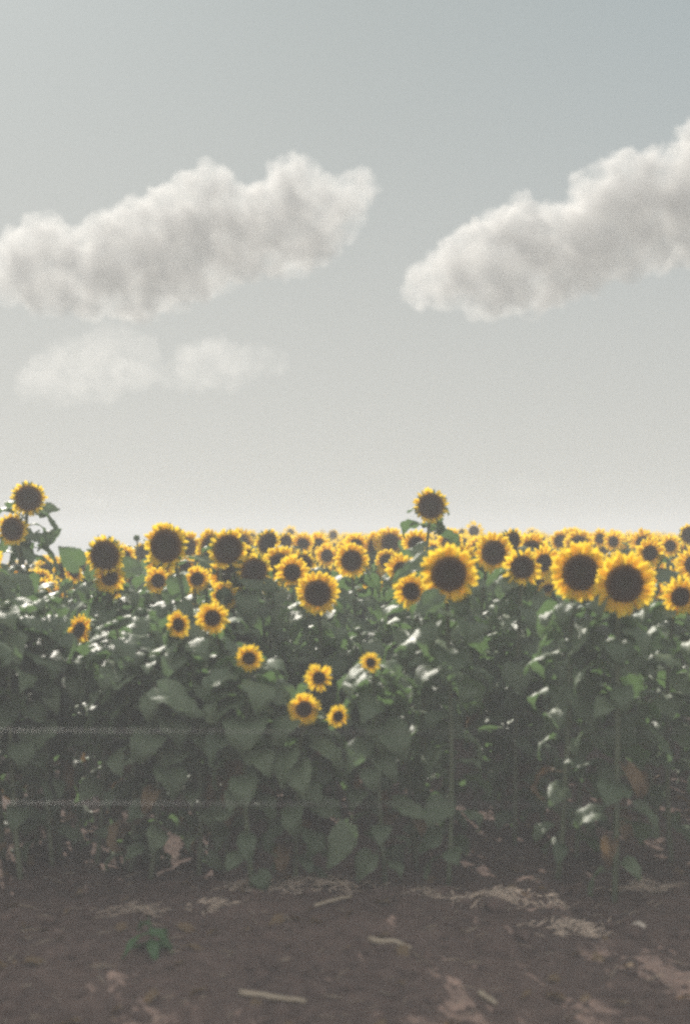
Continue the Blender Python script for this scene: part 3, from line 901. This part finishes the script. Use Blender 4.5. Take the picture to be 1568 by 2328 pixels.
WG = [leaf_geo(rs, 2.2, 0.24, 0.7, nu=4, nv=6, pet=.2) for i in range(3)]
for i in range(130):
    y = rs.uniform(3.7, 6.8); x = rs.uniform(-.37, .37) * y; sc = rs.uniform(.04, .13)
    mt = Matrix.Translation((x, y, ground_z(x, y) + .01)) @ Matrix.Rotation(rs.uniform(0, 6.3), 4, 'Z') @ Matrix.Rotation(rs.uniform(-.4, .5), 4, 'X') @ Matrix.Scale(sc, 4)
    gv, gf = WG[i % 3]; o = len(V); V += [mt @ v for v in gv]; F += [tuple(a_ + o for a_ in f_) for f_ in gf]
tag(link('leaf_litter', mesh_of('leaf_litter', V, F, M_DEADLEAF)), 'curled dead leaves littering the soil', 'litter', kind='stuff')

# straw litter: countless bits
rs = random.Random(77)
V, F = [], []
for i in range(420):
    y = rs.uniform(3.5, 7.0); x = rs.uniform(-.36, .36) * y
    ln = rs.uniform(.01, .09); a = rs.gauss(0, .7); wd = rs.uniform(.0008, .0024); z = ground_z(x, y) + .006
    dx, dy = math.cos(a) * ln, math.sin(a) * ln; z2 = ground_z(x + dx, y + dy) + .006 + rs.uniform(0, .01)
    tv, tf = tube([Vector((x, y, z)), Vector((x + dx / 2, y + dy / 2, (z + z2) / 2 + .003)), Vector((x + dx, y + dy, z2))], [wd, wd, wd * .7], 4)
    o = len(V); V += tv; F += [tuple(q + o for q in ff) for ff in tf]
tag(link('straw_litter', mesh_of('straw_litter', V, F, M_DRY)), 'bits of dry straw scattered over the soil', 'litter', kind='stuff')

# ------------------------------------------------------------------ clouds
def cloud_mat(name, density, alb=0.68, g=0.26):
    m, n, out = new_mat(name)
    v = n.nodes.new('ShaderNodeVolumePrincipled')
    v.inputs['Color'].default_value = (alb, alb, alb * 0.995, 1)
    v.inputs['Anisotropy'].default_value = g
    nz = noise_node(n, 0.018, 5, 0.6)
    mr = n.nodes.new('ShaderNodeMapRange'); mr.inputs[1].default_value = 0.40; mr.inputs[2].default_value = 0.60
    mr.inputs[3].default_value = density * 0.30; mr.inputs[4].default_value = density * 1.2
    n.links.new(nz.outputs[0], mr.inputs[0]); n.links.new(mr.outputs[0], v.inputs['Density'])
    n.links.new(v.outputs[0], out.inputs['Volume'])
    return m

CD = 2400.0
def inside(poly, x, y):
    c = False; j = len(poly) - 1
    for i in range(len(poly)):
        xi, yi = poly[i]; xj, yj = poly[j]
        if (yi > y) != (yj > y) and x < (xj - xi) * (y - yi) / (yj - yi) + xi: c = not c
        j = i
    return c
def edge_dist(poly, x, y):
    best = 1e9
    for i in range(len(poly)):
        ax, ay = poly[i]; bx, by = poly[(i + 1) % len(poly)]
        t = max(0, min(1, ((x - ax) * (bx - ax) + (y - ay) * (by - ay)) / max(1e-6, (bx - ax) ** 2 + (by - ay) ** 2)))
        best = min(best, math.hypot(x - ax - t * (bx - ax), y - ay - t * (by - ay)))
    return best

def cloud(poly, label, mat, n, rmax, seed, depth=1.0, voxel=6.5, rough=1.0, thin=1.0):
    rs = random.Random(seed)
    bm = bmesh.new()
    x0 = min(p[0] for p in poly); x1 = max(p[0] for p in poly); y0 = min(p[1] for p in poly); y1 = max(p[1] for p in poly)
    k = tries = 0
    P = CD * K
    cen = at((x0 + x1) / 2, (y0 + y1) / 2, CD)
    while k < n:
        sx, sy = rs.uniform(x0, x1), rs.uniform(y0, y1)
        if not inside(poly, sx, sy): continue
        e = edge_dist(poly, sx, sy)
        tries += 1
        if e < (6 if y1 - y0 > 60 else 2) and tries < 4000: continue
        r = min(e * 0.92, rmax * rs.uniform(.25, 1.0) ** 1.3)
        p = at(sx, sy, CD) - cen
        p.y += rs.uniform(-1, 1) * depth * 0.5 * max(0, e - 0.6 * r) * P
        bmesh.ops.create_icosphere(bm, subdivisions=2, radius=r * P, matrix=Matrix.Translation(p) @ Matrix.Diagonal((1, thin, 1, 1)))
        k += 1
    me = bpy.data.meshes.new('cloud'); bm.to_mesh(me); bm.free()
    o = link('cloud', me)
    rm = o.modifiers.new('r', 'REMESH'); rm.mode = 'VOXEL'; rm.voxel_size = voxel
    dg = bpy.context.evaluated_depsgraph_get()
    me2 = bpy.data.meshes.new_from_object(o.evaluated_get(dg))
    o.modifiers.clear(); o.data = me2; bpy.data.meshes.remove(me)
    cnt = len(me2.vertices)
    co = np.empty(cnt * 3, dtype=np.float32); me2.vertices.foreach_get('co', co); co = co.reshape(-1, 3)
    no = np.empty(cnt * 3, dtype=np.float32); me2.vertices.foreach_get('normal', no); no = no.reshape(-1, 3)
    out = co.copy()
    for i in range(cnt):
        v = Vector(co[i])
        dsp = 0.0
        for sc, am in ((80, 14), (38, 24), (19, 19), (9.5, 10)):
            dsp += am * (1 - 2 * abs(noise.noise(v / sc + Vector((seed, 0, 0))))) - am * .46
        out[i] = co[i] + no[i] * dsp * rough
    me2.vertices.foreach_set('co', out.ravel()); me2.update()
    rm = o.modifiers.new('r', 'REMESH'); rm.mode = 'VOXEL'; rm.voxel_size = voxel * 0.8
    me3 = bpy.data.meshes.new_from_object(o.evaluated_get(bpy.context.evaluated_depsgraph_get()))
    o.modifiers.clear(); o.data = me3; bpy.data.meshes.remove(me2); me2 = me3
    me2.materials.clear(); me2.materials.append(mat)
    me2.polygons.foreach_set('use_smooth', [True] * len(me2.polygons))
    o.location = cen
    tag(o, label, 'cloud', 'clouds over the field')
    print('cloud', cnt)
    return o
C1 = [(-90, 600), (-40, 555), (0, 540), (60, 503), (100, 494), (143, 498), (150, 545), (200, 510), (300, 455), (345, 440), (390, 430), (430, 395), (470, 372), (530, 386), (540, 420), (590, 425), (610, 385), (650, 360), (700, 368), (724, 390), (730, 420), (760, 405), (790, 380), (850, 386), (860, 420), (850, 455), (830, 490), (800, 520), (780, 560), (700, 615), (640, 625), (540, 640), (480, 670), (400, 700), (320, 725), (200, 718), (100, 708), (40, 685), (-20, 660), (-90, 640)]
C2 = [(30, 895), (40, 850), (70, 822), (120, 790), (200, 752), (250, 745), (330, 752), (356, 790), (345, 820), (380, 830), (420, 790), (480, 774), (540, 790), (600, 792), (655, 795), (645, 835), (580, 860), (500, 885), (430, 885), (340, 880), (260, 905), (150, 912), (60, 912)]
C3 = [(904, 670), (920, 630), (980, 590), (1010, 545), (1080, 508), (1130, 463), (1182, 443), (1212, 468), (1270, 463), (1300, 408), (1350, 368), (1405, 348), (1450, 353), (1520, 343), (1532, 308), (1580, 270), (1660, 250), (1740, 300), (1800, 420), (1760, 540), (1640, 600), (1500, 612), (1400, 650), (1300, 682), (1200, 715), (1100, 722), (1050, 715), (1030, 692), (960, 697)]
M_CLOUD = cloud_mat('cloud_vapour', 0.020)
M_CLOUD_THIN = cloud_mat('thin_cloud_vapour', 0.0046)
M_CLOUD_FAINT = cloud_mat('faint_cloud_vapour', 0.0035)
cloud(C1, 'long grey-white cloud stretching across the upper left sky', M_CLOUD, 620, 85, 1)
cloud(C3, 'big bright-edged cloud rising to the right border of the sky', M_CLOUD, 620, 90, 2)
cloud(C2, 'faint low double-humped cloud below the long one at left', M_CLOUD_THIN, 420, 50, 3, voxel=6.5)

C4 = [(1105, 1118), (1130, 1098), (1172, 1085), (1215, 1094), (1262, 1108), (1275, 1122), (1200, 1128)]
C5 = [(828, 1070), (850, 1060), (900, 1053), (905, 1062), (870, 1074)]
C6 = [(120, 1150), (150, 1122), (195, 1112), (240, 1118), (330, 1122), (345, 1140), (250, 1158)]
cloud(C4, 'faint small cloud low above the skyline at right', M_CLOUD_FAINT, 90, 20, 5, voxel=5, rough=.5)
cloud(C5, 'tiny wisp of cloud low above the middle of the field', M_CLOUD_FAINT, 30, 12, 6, voxel=4, rough=.3)
cloud(C6, 'faint low cloud just above the skyline at left', M_CLOUD_FAINT, 90, 20, 8, voxel=5, rough=.5)

# ------------------------------------------------------------------ haze, added as a film-like veil to lift the blacks
bm = bmesh.new(); bmesh.ops.create_cube(bm, size=1.0)
gx = max(abs(v.co.x) for v in g.data.vertices); gy0 = min(v.co.y for v in g.data.vertices); gy1 = max(v.co.y for v in g.data.vertices)
zlo = min(v.co.z for v in g.data.vertices) - 1.0; zhi = max(3.2, max(v.co.z for v in g.data.vertices) + 2.4)
print('haze', gx, gy0, gy1, zlo, zhi)
X0, X1, Y0, Y1, Z0, Z1 = -gx - 2, gx + 2, gy0 - 2, gy1 + 2, zlo, zhi
for v in bm.verts: v.co = Vector(((X0 + X1) / 2 + v.co.x * (X1 - X0), (Y0 + Y1) / 2 + v.co.y * (Y1 - Y0), (Z0 + Z1) / 2 + v.co.z * (Z1 - Z0)))
me = bpy.data.meshes.new('haze'); bm.to_mesh(me); bm.free()  # added veil volume that lifts the blacks
m, n, out = new_mat('veil_haze')
v = n.nodes.new('ShaderNodeVolumePrincipled'); v.inputs['Color'].default_value = (0.77, 0.80, 0.835, 1); v.inputs['Density'].default_value = 0.0168; v.inputs['Anisotropy'].default_value = 0.0
n.links.new(v.outputs[0], out.inputs['Volume'])
me.materials.append(m)
hz = tag(link('haze', me), kind='stuff')
